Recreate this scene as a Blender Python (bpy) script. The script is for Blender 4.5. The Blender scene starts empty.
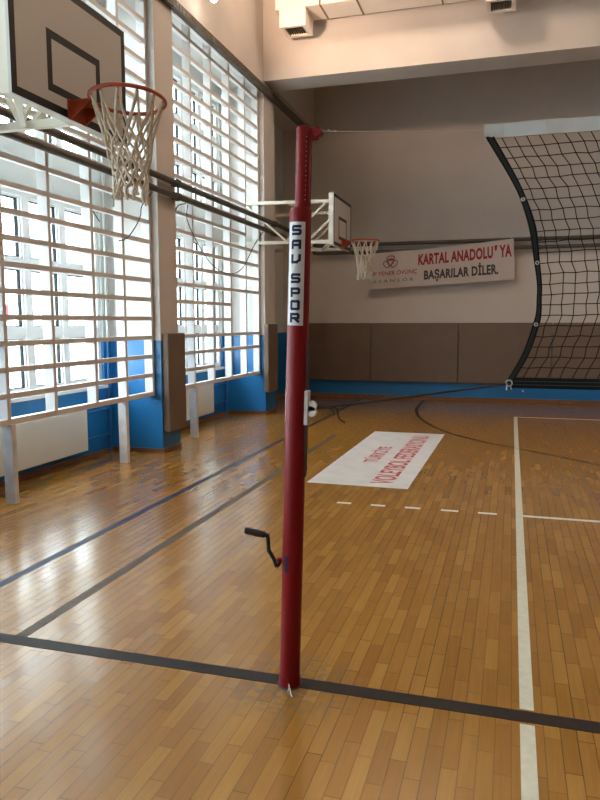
import bpy, bmesh, math, random
from mathutils import Vector, Matrix
random.seed(7)
S = bpy.context.scene
C = S.collection
PI = math.pi

# ------------------------------------------------------------------ materials
def _mat(name):
    m = bpy.data.materials.new(name); m.use_nodes = True
    nt = m.node_tree; b = nt.nodes['Principled BSDF']
    return m, nt, b

def simple(name, col, rough=0.5, metal=0.0, spec=0.5, noise=0.0, nscale=8.0, bump=0.0, bscale=60.0):
    m, nt, b = _mat(name)
    b.inputs['Base Color'].default_value = (*col, 1)
    b.inputs['Roughness'].default_value = rough
    b.inputs['Metallic'].default_value = metal
    b.inputs['Specular IOR Level'].default_value = spec
    tc = nt.nodes.new('ShaderNodeTexCoord')
    if noise:
        n = nt.nodes.new('ShaderNodeTexNoise'); n.inputs['Scale'].default_value = nscale; n.inputs['Detail'].default_value = 5
        nt.links.new(tc.outputs['Object'], n.inputs['Vector'])
        r = nt.nodes.new('ShaderNodeValToRGB')
        r.color_ramp.elements[0].position = 0.3; r.color_ramp.elements[1].position = 0.7
        r.color_ramp.elements[0].color = (*[c * (1 - noise) for c in col], 1)
        r.color_ramp.elements[1].color = (*[min(1, c * (1 + noise * .5)) for c in col], 1)
        nt.links.new(n.outputs['Fac'], r.inputs['Fac']); nt.links.new(r.outputs['Color'], b.inputs['Base Color'])
    if bump:
        n = nt.nodes.new('ShaderNodeTexNoise'); n.inputs['Scale'].default_value = bscale
        nt.links.new(tc.outputs['Object'], n.inputs['Vector'])
        bp = nt.nodes.new('ShaderNodeBump'); bp.inputs['Strength'].default_value = bump; bp.inputs['Distance'].default_value = 0.01
        nt.links.new(n.outputs['Fac'], bp.inputs['Height']); nt.links.new(bp.outputs['Normal'], b.inputs['Normal'])
    return m

def math_node(nt, op, a, b=None):
    n = nt.nodes.new('ShaderNodeMath'); n.operation = op
    for i, v in enumerate((a, b)):
        if v is None: continue
        if isinstance(v, (int, float)): n.inputs[i].default_value = v
        else: nt.links.new(v, n.inputs[i])
    return n.outputs[0]

def wall_paint(name, low, high, zsplit):
    """cream distemper above a blue oil paint dado"""
    m, nt, b = _mat(name)
    g = nt.nodes.new('ShaderNodeNewGeometry'); sx = nt.nodes.new('ShaderNodeSeparateXYZ')
    nt.links.new(g.outputs['Position'], sx.inputs[0])
    f = math_node(nt, 'MAXIMUM', math_node(nt, 'GREATER_THAN', sx.outputs['Z'], zsplit), math_node(nt, 'LESS_THAN', sx.outputs['X'], -4.70))   # the outer reveals are not blue
    n = nt.nodes.new('ShaderNodeTexNoise'); n.inputs['Scale'].default_value = 1.6; n.inputs['Detail'].default_value = 6
    nt.links.new(g.outputs['Position'], n.inputs['Vector'])
    mx = nt.nodes.new('ShaderNodeMix'); mx.data_type = 'RGBA'
    mx.inputs[6].default_value = (*low, 1); mx.inputs[7].default_value = (*high, 1)
    nt.links.new(f, mx.inputs[0])
    mv = nt.nodes.new('ShaderNodeMapRange'); mv.inputs[3].default_value = .9; mv.inputs[4].default_value = 1.06
    nt.links.new(n.outputs['Fac'], mv.inputs[0])
    mul = nt.nodes.new('ShaderNodeMix'); mul.data_type = 'RGBA'; mul.blend_type = 'MULTIPLY'; mul.inputs[0].default_value = 1
    nt.links.new(mx.outputs[2], mul.inputs[6]); nt.links.new(mv.outputs[0], mul.inputs[7])
    nt.links.new(mul.outputs[2], b.inputs['Base Color'])
    rg = nt.nodes.new('ShaderNodeMapRange'); rg.inputs[3].default_value = .32; rg.inputs[4].default_value = .75
    nt.links.new(f, rg.inputs[0]); nt.links.new(rg.outputs[0], b.inputs['Roughness'])
    n2 = nt.nodes.new('ShaderNodeTexNoise'); n2.inputs['Scale'].default_value = 35
    nt.links.new(g.outputs['Position'], n2.inputs['Vector'])
    bp = nt.nodes.new('ShaderNodeBump'); bp.inputs['Strength'].default_value = .12; bp.inputs['Distance'].default_value = .01
    nt.links.new(n2.outputs['Fac'], bp.inputs['Height']); nt.links.new(bp.outputs['Normal'], b.inputs['Normal'])
    return m

def parquet():
    m, nt, b = _mat('varnished_strip_parquet')
    L = nt.links
    g = nt.nodes.new('ShaderNodeNewGeometry'); sx = nt.nodes.new('ShaderNodeSeparateXYZ')
    L.new(g.outputs['Position'], sx.inputs[0])
    PW, PL = 0.058, 0.31
    u = math_node(nt, 'DIVIDE', sx.outputs['X'], PW)
    row = math_node(nt, 'FLOOR', u); fu = math_node(nt, 'FRACT', u)
    w1 = nt.nodes.new('ShaderNodeTexWhiteNoise'); w1.noise_dimensions = '1D'; L.new(row, w1.inputs['W'])
    half = math_node(nt, 'MULTIPLY', row, 0.37)
    off = math_node(nt, 'ADD', half, math_node(nt, 'MULTIPLY', w1.outputs['Value'], 0.35))
    v = math_node(nt, 'ADD', math_node(nt, 'DIVIDE', sx.outputs['Y'], PL), off)
    idx = math_node(nt, 'FLOOR', v); fv = math_node(nt, 'FRACT', v)
    cv = nt.nodes.new('ShaderNodeCombineXYZ'); L.new(row, cv.inputs[0]); L.new(idx, cv.inputs[1])
    wn = nt.nodes.new('ShaderNodeTexWhiteNoise'); wn.noise_dimensions = '2D'; L.new(cv.outputs[0], wn.inputs['Vector'])
    ramp = nt.nodes.new('ShaderNodeValToRGB'); e = ramp.color_ramp.elements
    e[0].position = 0; e[0].color = (0.275, 0.118, 0.018, 1)
    e[1].position = 1; e[1].color = (0.385, 0.190, 0.034, 1)
    for p_, c_ in ((.2, (0.305, 0.136, 0.021, 1)), (.6, (0.328, 0.151, 0.025, 1)), (.85, (0.358, 0.173, 0.031, 1))):
        el = ramp.color_ramp.elements.new(p_); el.color = c_
    L.new(wn.outputs['Value'], ramp.inputs['Fac'])
    # grain along the plank
    mp = nt.nodes.new('ShaderNodeMapping'); mp.inputs['Scale'].default_value = (90, 4, 1); L.new(g.outputs['Position'], mp.inputs['Vector'])
    addv = nt.nodes.new('ShaderNodeVectorMath'); addv.operation = 'ADD'
    L.new(mp.outputs[0], addv.inputs[0]); L.new(wn.outputs['Color'], addv.inputs[1])
    gn = nt.nodes.new('ShaderNodeTexNoise'); gn.inputs['Scale'].default_value = 1; gn.inputs['Detail'].default_value = 3
    L.new(addv.outputs[0], gn.inputs['Vector'])
    gr = nt.nodes.new('ShaderNodeMapRange'); gr.inputs[3].default_value = .8; gr.inputs[4].default_value = 1.15
    L.new(gn.outputs['Fac'], gr.inputs[0])
    m1 = nt.nodes.new('ShaderNodeMix'); m1.data_type = 'RGBA'; m1.blend_type = 'MULTIPLY'; m1.inputs[0].default_value = 1
    L.new(ramp.outputs['Color'], m1.inputs[6]); L.new(gr.outputs[0], m1.inputs[7])
    # joints between strips
    du = math_node(nt, 'MULTIPLY', math_node(nt, 'MINIMUM', fu, math_node(nt, 'SUBTRACT', 1.0, fu)), PW)
    dv = math_node(nt, 'MULTIPLY', math_node(nt, 'MINIMUM', fv, math_node(nt, 'SUBTRACT', 1.0, fv)), PL)
    d = math_node(nt, 'MINIMUM', du, dv)
    gapw = nt.nodes.new('ShaderNodeMapRange'); gapw.inputs[1].default_value = .0006; gapw.inputs[2].default_value = .0022
    L.new(d, gapw.inputs[0])
    m2 = nt.nodes.new('ShaderNodeMix'); m2.data_type = 'RGBA'
    gapc = nt.nodes.new('ShaderNodeMix'); gapc.data_type = 'RGBA'   # joints are dark to different degrees
    m2.inputs[6].default_value = (0.045, 0.018, 0.006, 1)
    L.new(m1.outputs[2], m2.inputs[7])
    wj = math_node(nt, 'MULTIPLY', math_node(nt, 'SUBTRACT', 1.0, gapw.outputs[0]), math_node(nt, 'ADD', .45, math_node(nt, 'MULTIPLY', w1.outputs['Value'], .55)))
    L.new(math_node(nt, 'SUBTRACT', 1.0, wj), m2.inputs[0])
    nt.nodes.remove(gapc)
    # grime: broad dirt and a dirty ring round the post socket
    dn = nt.nodes.new('ShaderNodeTexNoise'); dn.inputs['Scale'].default_value = 30; dn.inputs['Detail'].default_value = 5
    L.new(g.outputs['Position'], dn.inputs['Vector'])
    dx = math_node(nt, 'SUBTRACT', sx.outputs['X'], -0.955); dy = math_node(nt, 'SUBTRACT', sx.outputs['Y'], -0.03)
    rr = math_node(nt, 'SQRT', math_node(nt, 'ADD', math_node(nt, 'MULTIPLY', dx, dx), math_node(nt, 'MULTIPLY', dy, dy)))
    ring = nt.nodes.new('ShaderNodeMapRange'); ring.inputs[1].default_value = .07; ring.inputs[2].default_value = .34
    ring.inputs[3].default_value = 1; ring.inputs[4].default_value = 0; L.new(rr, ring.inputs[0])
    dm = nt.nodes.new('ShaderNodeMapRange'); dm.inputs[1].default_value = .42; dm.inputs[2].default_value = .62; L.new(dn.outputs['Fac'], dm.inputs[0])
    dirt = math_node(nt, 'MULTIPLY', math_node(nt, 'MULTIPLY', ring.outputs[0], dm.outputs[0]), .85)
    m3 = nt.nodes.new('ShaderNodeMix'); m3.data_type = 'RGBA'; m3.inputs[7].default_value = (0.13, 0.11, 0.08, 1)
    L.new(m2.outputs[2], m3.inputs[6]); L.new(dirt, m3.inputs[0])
    bn = nt.nodes.new('ShaderNodeTexNoise'); bn.inputs['Scale'].default_value = .9; bn.inputs['Detail'].default_value = 4
    L.new(g.outputs['Position'], bn.inputs['Vector'])
    bm_ = nt.nodes.new('ShaderNodeMapRange'); bm_.inputs[3].default_value = .86; bm_.inputs[4].default_value = 1.1; L.new(bn.outputs['Fac'], bm_.inputs[0])
    m4 = nt.nodes.new('ShaderNodeMix'); m4.data_type = 'RGBA'; m4.blend_type = 'MULTIPLY'; m4.inputs[0].default_value = 1
    L.new(m3.outputs[2], m4.inputs[6]); L.new(bm_.outputs[0], m4.inputs[7])
    L.new(m4.outputs[2], b.inputs['Base Color'])
    # each strip lies at its own slight tilt, so the varnish glints strip by strip
    sub = nt.nodes.new('ShaderNodeVectorMath'); sub.operation = 'SUBTRACT'; sub.inputs[1].default_value = (.5, .5, .5)
    L.new(wn.outputs['Color'], sub.inputs[0])
    scl = nt.nodes.new('ShaderNodeVectorMath'); scl.operation = 'MULTIPLY'; scl.inputs[1].default_value = (.022, .004, 0); L.new(sub.outputs[0], scl.inputs[0])
    an = nt.nodes.new('ShaderNodeVectorMath'); an.operation = 'ADD'; L.new(g.outputs['Normal'], an.inputs[0]); L.new(scl.outputs[0], an.inputs[1])
    nn = nt.nodes.new('ShaderNodeVectorMath'); nn.operation = 'NORMALIZE'; L.new(an.outputs[0], nn.inputs[0])
    L.new(nn.outputs[0], b.inputs['Normal'])
    ro = nt.nodes.new('ShaderNodeMapRange'); ro.inputs[3].default_value = .15; ro.inputs[4].default_value = .26
    L.new(bn.outputs['Fac'], ro.inputs[0]); L.new(ro.outputs[0], b.inputs['Roughness'])
    b.inputs['Specular IOR Level'].default_value = .75
    return m

def glass_mat():
    m = bpy.data.materials.new('window_glass'); m.use_nodes = True; nt = m.node_tree
    nt.nodes.clear()
    o = nt.nodes.new('ShaderNodeOutputMaterial'); t = nt.nodes.new('ShaderNodeBsdfTransparent'); gl = nt.nodes.new('ShaderNodeBsdfGlossy')
    t.inputs[0].default_value = (.94, .97, .97, 1); gl.inputs['Roughness'].default_value = .03
    lw = nt.nodes.new('ShaderNodeLayerWeight')
    p5 = math_node(nt, 'POWER', lw.outputs['Facing'], 5.0)
    fac = math_node(nt, 'ADD', math_node(nt, 'MULTIPLY', p5, .45), .02)
    mx = nt.nodes.new('ShaderNodeMixShader')
    nt.links.new(fac, mx.inputs[0]); nt.links.new(t.outputs[0], mx.inputs[1]); nt.links.new(gl.outputs[0], mx.inputs[2])
    nt.links.new(mx.outputs[0], o.inputs[0])
    return m

def emis(name, col, st):
    m, nt, b = _mat(name)
    b.inputs['Base Color'].default_value = (*col, 1)
    b.inputs['Emission Color'].default_value = (*col, 1); b.inputs['Emission Strength'].default_value = st
    return m

CREAM = (0.585, 0.55, 0.525)
DAYLIT_CREAM = (0.64, 0.67, 0.66)  # same cream paint, whitened so the window daylight is put into its colour
M = dict(
    wall=wall_paint('cream_and_blue_wall_paint', (0.018, 0.175, 0.44), CREAM, 1.315),
    daylit_wall=wall_paint('daylit_cream_and_blue_wall_paint', (0.018, 0.175, 0.44), DAYLIT_CREAM, 1.315),  # lit copy of the pillar paint for the window wall
    plain=simple('cream_distemper', CREAM, .8, noise=.07, nscale=1.3, bump=.12, bscale=35),
    ceil=simple('white_ceiling', (.72, .66, .6), .85, noise=.04),
    floor=parquet(),
    glass=glass_mat(),
    pvc=simple('white_window_profile', (.82, .85, .86), .35),
    gasket=simple('dark_rubber_gasket', (.02, .022, .024), .7, spec=.1),
    lattice=simple('white_gloss_wood_paint', (.70, .69, .69), .45, noise=.05, nscale=5),
    leg=simple('pale_grey_wood_paint', (.66, .67, .68), .5, noise=.12, nscale=14),
    rad=simple('cream_radiator_enamel', (.70, .69, .63), .35),
    bluepipe=simple('blue_pipe_paint', (.025, .16, .42), .35),
    whitepipe=simple('white_pipe_paint', (.7, .71, .7), .4),
    steelpipe=simple('dark_grey_pipe_paint', (.085, .075, .068), .5, noise=.25, nscale=6),
    tray=simple('dusty_grey_steel', (.13, .115, .095), .6, .3, noise=.4, nscale=45),
    cable=simple('black_cable', (.012, .012, .014), .55),
    mat=simple('brown_padded_vinyl', (.165, .115, .085), .6, noise=.08, nscale=3, bump=.08, bscale=120),
    tape=simple('ochre_tape', (.22, .15, .07), .6),
    red=simple('red_post_enamel', (.165, .003, .005), .40, spec=.22, noise=.08, nscale=12),
    darkred=simple('dark_track_enamel', (.055, .008, .012), .5),
    black=simple('black_plastic', (.012, .012, .013), .45),
    steel=simple('bare_steel', (.5, .5, .5), .35, .9),
    galv=simple('pale_painted_steel', (.52, .50, .50), .5, noise=.12, nscale=30),
    white=simple('white_vinyl', (.52, .54, .58), .45),
    navy=simple('navy_print', (.014, .014, .045), .6, spec=.2),
    netcord=simple('dark_brown_net_cord', (.022, .012, .008), .9, spec=.1),
    band=simple('black_net_webbing', (.006, .007, .008), .8, spec=.15),
    stitch=simple('grey_stitching', (.05, .055, .055), .8),
    tapew=simple('white_net_tape', (.46, .47, .47), .6, noise=.15, nscale=9),
    rope=simple('black_rope', (.012, .010, .010), .8),
    board=simple('white_backboard_paint', (.51, .51, .50), .4, noise=.04, nscale=2),
    bline=simple('black_backboard_line', (.016, .016, .020), .5, spec=.2),
    frame=simple('ivory_steel_paint', (.68, .66, .56), .45, noise=.05, nscale=9),
    rim=simple('orange_rim_enamel', (.37, .065, .026), .4, noise=.15, nscale=20),
    bnet=simple('cream_cotton_cord', (.60, .54, .45), .9, noise=.2, nscale=60),
    banner=simple('white_banner_cloth', (.55, .49, .48), .7, noise=.05, nscale=4),
    bred=simple('red_banner_print', (.30, .012, .022), .6),
    bgrey=simple('charcoal_banner_print', (.05, .045, .045), .6),
    bmid=simple('grey_banner_print', (.16, .14, .14), .6),
    decal=simple('white_floor_vinyl', (.74, .73, .72), .32, noise=.12, nscale=5),
    dred=simple('red_floor_print', (.50, .025, .03), .35),
    lwhite=simple('white_court_paint', (.66, .63, .50), .3, noise=.12, nscale=25),
    ldark=simple('dark_brown_court_paint', (.024, .018, .016), .5, spec=.18, noise=.2, nscale=25),
    lblue=simple('navy_court_paint', (.016, .022, .055), .45, spec=.25, noise=.2, nscale=25),
    lgrey=simple('grey_brown_court_paint', (.115, .085, .06), .5, spec=.18, noise=.35, nscale=25),
    wood=simple('reddish_baseboard_wood', (.19, .085, .04), .45, noise=.2, nscale=12),
    duct=simple('white_duct_sheet', (.78, .73, .68), .5),
    seam=simple('brown_duct_joint', (.22, .15, .11), .6),
    grille=simple('dark_grille', (.10, .085, .075), .6),
    shade=simple('grey_lamp_housing', (.4, .38, .36), .5, .3),
    bulb=emis('lamp_glow', (1, .86, .70), 60),
    ground=simple('outdoor_paving', (.45, .45, .43), .9, noise=.1),
    bld=simple('pale_render', (.70, .68, .66), .9, noise=.05),
    bldred=simple('red_facade_band', (.30, .02, .025), .9),
    bldblue=simple('blue_facade_panel', (.10, .20, .40), .6),
    blackhole=simple('dark_socket', (.02, .018, .016), .6),
    straw=simple('pale_frayed_thread', (.6, .58, .5), .9),
)

# ------------------------------------------------------------------ mesh builder
class MB:
    def __init__(s): s.v = []; s.f = []; s.m = []; s.sm = []; s.cur = 0
    def add(s, verts, faces, smooth=False):
        o = len(s.v); s.v += [tuple(p) for p in verts]
        for f in faces: s.f.append([i + o for i in f]); s.m.append(s.cur); s.sm.append(smooth)
        return s
    def box(s, x0, x1, y0, y1, z0, z1):
        v = [(x, y, z) for z in (z0, z1) for y in (y0, y1) for x in (x0, x1)]
        return s.add(v, [(0, 2, 3, 1), (4, 5, 7, 6), (0, 1, 5, 4), (2, 6, 7, 3), (0, 4, 6, 2), (1, 3, 7, 5)])
    def bar(s, a, b, w, h, up=(0, 0, 1)):
        a = Vector(a); b = Vector(b); d = (b - a).normalized(); up = Vector(up)
        if abs(d.dot(up)) > .99: up = Vector((1, 0, 0))
        r = d.cross(up).normalized(); u = r.cross(d).normalized(); v = []
        for p in (a, b):
            for (i, j) in ((-1, -1), (1, -1), (1, 1), (-1, 1)): v.append(p + r * (i * w / 2) + u * (j * h / 2))
        return s.add(v, [(0, 1, 2, 3)[::-1], (4, 5, 6, 7), (0, 1, 5, 4), (1, 2, 6, 5), (2, 3, 7, 6), (3, 0, 4, 7)])
    def tube(s, pts, r, seg=8, closed=False, smooth=True, caps=True):
        pts = [Vector(p) for p in pts]; n = len(pts); rr = r if isinstance(r, (list, tuple)) else [r] * n
        rings = []; prev = None
        for i, p in enumerate(pts):
            a = pts[i - 1] if (i > 0 or closed) else p; b = pts[(i + 1) % n] if (i < n - 1 or closed) else p
            d = (b - a); d = d.normalized() if d.length > 1e-9 else Vector((0, 0, 1))
            if prev is None:
                up = Vector((0, 0, 1)) if abs(d.z) < .9 else Vector((1, 0, 0)); x = d.cross(up).normalized()
            else:
                x = (prev - d * prev.dot(d)).normalized()
            prev = x; y = d.cross(x)
            rings.append([p + (x * math.cos(2 * PI * k / seg) + y * math.sin(2 * PI * k / seg)) * rr[i] for k in range(seg)])
        v = [q for g in rings for q in g]; f = []
        for i in range(n if closed else n - 1):
            j = (i + 1) % n
            for k in range(seg): f.append((i * seg + k, i * seg + (k + 1) % seg, j * seg + (k + 1) % seg, j * seg + k))
        s.add(v, f, smooth)
        if caps and not closed:
            s.add(rings[0], [tuple(range(seg))[::-1]]); s.add(rings[-1], [tuple(range(seg))])
        return s
    def cyl(s, a, b, r, seg=20, r2=None): return s.tube([a, b], [r, r if r2 is None else r2], seg)
    def torus(s, c, R, r, seg=40, rs=8, axis='z'):
        c = Vector(c); pts = []
        for k in range(seg):
            a = 2 * PI * k / seg; q = (math.cos(a) * R, math.sin(a) * R)
            pts.append(c + (Vector((q[0], q[1], 0)) if axis == 'z' else Vector((0, q[0], q[1])) if axis == 'x' else Vector((q[0], 0, q[1]))))
        return s.tube(pts, r, rs, closed=True)
    def build(s, name, mats, parent=None, bevel=0.0, loc=None):
        me = bpy.data.meshes.new(name); me.from_pydata(s.v, [], s.f)
        mats = mats if isinstance(mats, (list, tuple)) else [mats]
        for m in mats: me.materials.append(m)
        for i, p in enumerate(me.polygons): p.material_index = s.m[i]; p.use_smooth = s.sm[i]
        me.update()
        o = bpy.data.objects.new(name, me); C.objects.link(o)
        if parent is not None: o.parent = parent
        if loc: o.location = loc
        if bevel:
            bv = o.modifiers.new('bevel', 'BEVEL'); bv.width = bevel; bv.segments = 2; bv.limit_method = 'ANGLE'; bv.angle_limit = .6
        return o

def tag(o, label=None, cat=None, group=None, kind=None):
    if label: o['label'] = label
    if cat: o['category'] = cat
    if group: o['group'] = group
    if kind: o['kind'] = kind
    return o
def thing(name, label, cat, loc=(0, 0, 0), group=None):
    o = bpy.data.objects.new(name, None); C.objects.link(o); o.location = loc; o.empty_display_size = .1
    return tag(o, label, cat, group)
def struct(o, label=None): return tag(o, label, None, None, 'structure')

def glyph_mesh(text, wfit, hfit, offset=0.0, spacing=1.0, depth=.002):
    """text as (verts, faces) fitted in a box wfit x hfit in the XY plane, origin bottom left"""
    cu = bpy.data.curves.new('t', 'FONT'); cu.body = text; cu.size = 1; cu.offset = offset; cu.space_character = spacing
    cu.resolution_u = 3
    o = bpy.data.objects.new('t', cu); C.objects.link(o)
    dg = bpy.context.evaluated_depsgraph_get(); me = bpy.data.meshes.new_from_object(o.evaluated_get(dg))
    vs = [v.co.copy() for v in me.vertices]; fs = [tuple(p.vertices) for p in me.polygons]
    bpy.data.objects.remove(o); bpy.data.curves.remove(cu); bpy.data.meshes.remove(me)
    x0 = min(v.x for v in vs); x1 = max(v.x for v in vs); y0 = min(v.y for v in vs); y1 = max(v.y for v in vs)
    return [Vector(((v.x - x0) / (x1 - x0) * wfit, (v.y - y0) / (y1 - y0) * hfit, v.z)) for v in vs], fs

# ------------------------------------------------------------------ camera
f, yaw, pitch, roll = 702.45, 0.291463613, 0.109863191, -0.00180463818
cy, sy = math.cos(yaw), math.sin(yaw); cp, sp = math.cos(pitch), math.sin(pitch)
f0 = Vector((-sy, cy, 0)); r0 = Vector((cy, sy, 0)); u0 = Vector((0, 0, 1))
fw = f0 * cp - u0 * sp; up = u0 * cp + f0 * sp
rt = r0 * math.cos(roll) + up * math.sin(roll); up2 = up * math.cos(roll) - r0 * math.sin(roll)
cam = bpy.data.cameras.new('camera'); cam.sensor_width = 36; cam.lens = f * 36 / 800; cam.clip_start = .05; cam.clip_end = 300
co = bpy.data.objects.new('camera', cam); C.objects.link(co); S.camera = co
mw = Matrix((rt, up2, -fw)).transposed().to_4x4(); mw.translation = Vector((-0.101422895, -2.71405523, 1.51673850)); co.matrix_world = mw

# ------------------------------------------------------------------ setting
YF, XW, XC, H = 11.217, -4.63, -3.97, 7.2        # far wall, window wall, pillar front, ceiling
YB, XR = -9.8, 13.0
fl = struct(MB().box(-4.95, XR, YB, YF + .2, -.2, 0).build('floor', M['floor']))

# lines painted on the floor: parts of the floor
def line(x0, x1, y0, y1, m, label, t=.0012):
    return tag(MB().box(x0, x1, y0, y1, 0, t).build('court_line', m, fl), label)
line(-.027, .027, .046, 9.03, M['lwhite'], 'white court line running away to the far wall')
line(-.027, .027, -3.2, -.064, M['lwhite'], 'white court line in the foreground, cut by the dark line')
line(.027, 9.0, 2.93, 2.98, M['lwhite'], 'white solid crossline on the right')
line(.027, 9.0, 8.98, 9.01, M['lwhite'], 'thin white end line on the far right')
line(9.0, 9.05, -3.2, 9.0, M['lwhite'], None)
for a, b in ((-1.475, -1.355), (-1.185, -1.066), (-.90, -.775), (-.608, -.47), (-.316, -.17)):
    line(a, b, 2.93, 2.978, M['lwhite'], 'short white dash of the broken crossline')
line(-3.9, 12.0, -.048, .032, M['ldark'], 'dark brown line crossing under the post', .0016)
line(-2.945, -2.885, -9, 11.1, M['lblue'], 'navy line along the windows')
line(-2.375, -2.315, .032, 6.4, M['lgrey'], 'worn grey brown line next to the navy line')
arc = [(-1.72, 11.1), (-1.70, 10.5), (-1.655, 9.5), (-1.52, 8.7), (-1.33, 8.03), (-1.10, 7.45), (-.873, 7.02), (-.62, 6.68), (-.38, 6.40), (0, 6.06), (.40, 5.68), (.845, 5.27)]
mb = MB(); P = [Vector((a, b, 0)) for a, b in arc]
# continue the curve smoothly to the right
for k in range(1, 9):
    P.append(Vector((.845 + k * .45, 5.27 - .36 * k + .022 * k * k, 0)))
vs = []
for i, q in enumerate(P):
    d = (P[min(i + 1, len(P) - 1)] - P[max(i - 1, 0)]).normalized(); n = Vector((-d.y, d.x, 0)) * .026
    vs += [q + n + Vector((0, 0, .0012)), q - n + Vector((0, 0, .0012))]
mb.add(vs, [(2 * i, 2 * i + 1, 2 * i + 3, 2 * i + 2)[::-1] for i in range(len(P) - 1)])
tag(mb.build('court_line', M['ldark'], fl), 'dark curved line near the far wall')

# left wall with window openings between pillars
bays = [(Y - 3.15, Y) for Y in (8.2, 4.6, 1.0, -2.6, -6.2)]
wb = {}
ZL0, ZL1, ZU0, ZU1 = .80, 2.79, 3.24, 4.96
mb = MB(); up_ = MB(); T = -4.95
win = []
for (ya, yb) in bays:
    right = yb - (.25 if yb > 8 else .15); left = right - 2.9
    win.append((left, right))
    mb.box(T, XW, ya - .02, left, 0, H); mb.box(T, XW, right, yb + .02, 0, H)
    mb.box(T, XW, left, right, 0, ZL0); mb.box(T, XW, left, right, ZL1, ZU0); mb.box(T, XW, left, right, ZU1, H)
    up_.box(XW, XC, ya - .02, yb, 5.235, H)          # wall face above the screen
mb.box(T, XW, 8.22, YF + .2, 0, H); up_.box(XW, XC, 8.75, YF, 5.34, H)
mb.box(T, XW, YB - .2, -9.35, 0, H)
for Y in (4.6, 1.0, -2.6, -6.2): mb.box(T, XW, Y + .02, Y + .43, 0, H)
struct(mb.build('wall_left', M['daylit_wall']))
struct(up_.build('trim_9', M['plain']), 'cream wall face above the window screens')
cols = [(8.2, 8.72), (4.6, 5.05), (1.0, 1.45), (-2.6, -2.15), (-6.2, -5.75)]
for i, (a, b) in enumerate(cols):
    struct(MB().box(XW, XC, a, b, 0, H).build('trim_%d' % (i + 1), M['wall']), 'blue and cream wall pillar' if i > 1 else
           ('blue and cream wall pillar beside the far hoop' if i == 0 else 'blue and cream wall pillar behind the close hoop net'))
struct(MB().box(T, XR + .2, YF, YF + .3, 0, H).build('wall_far', M['wall']))
struct(MB().box(XR, XR + .3, YB, YF, 0, H).build('wall_right', M['wall']))
struct(MB().box(T, XR + .2, YB - .3, YB, 0, H).build('wall_rear', M['wall']))
struct(MB().box(T, XR + .3, YB - .3, YF + .3, H, H + .2).build('ceiling', M['ceil']))
struct(MB().box(XC, XR, 8.2, 8.74, 5.30, H).build('trim_6', M['plain']), 'deep cream ceiling beam across the hall')
struct(MB().box(XC, XR, -2.6, -2.15, 5.30, H).build('trim_7', M['plain']), 'deep cream ceiling beam behind the viewer')
# baseboards
mb = MB()
for (a, b) in cols[:2]:
    mb.box(XC, XC + .018, a, b, 0, .05); mb.box(XW, XC + .018, a - .018, a, 0, .05)
for (ya, yb) in bays[:3]:
    mb.box(XW, XW + .018, ya, yb - .018, 0, .05)
mb.box(XW, XW + .018, 8.72, YF - .02, 0, .05)
struct(mb.build('baseboard_left', M['wood']))
struct(MB().box(XW + .018, XR, YF - .02, YF, 0, .07).build('baseboard_far', M['wood']))

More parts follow.
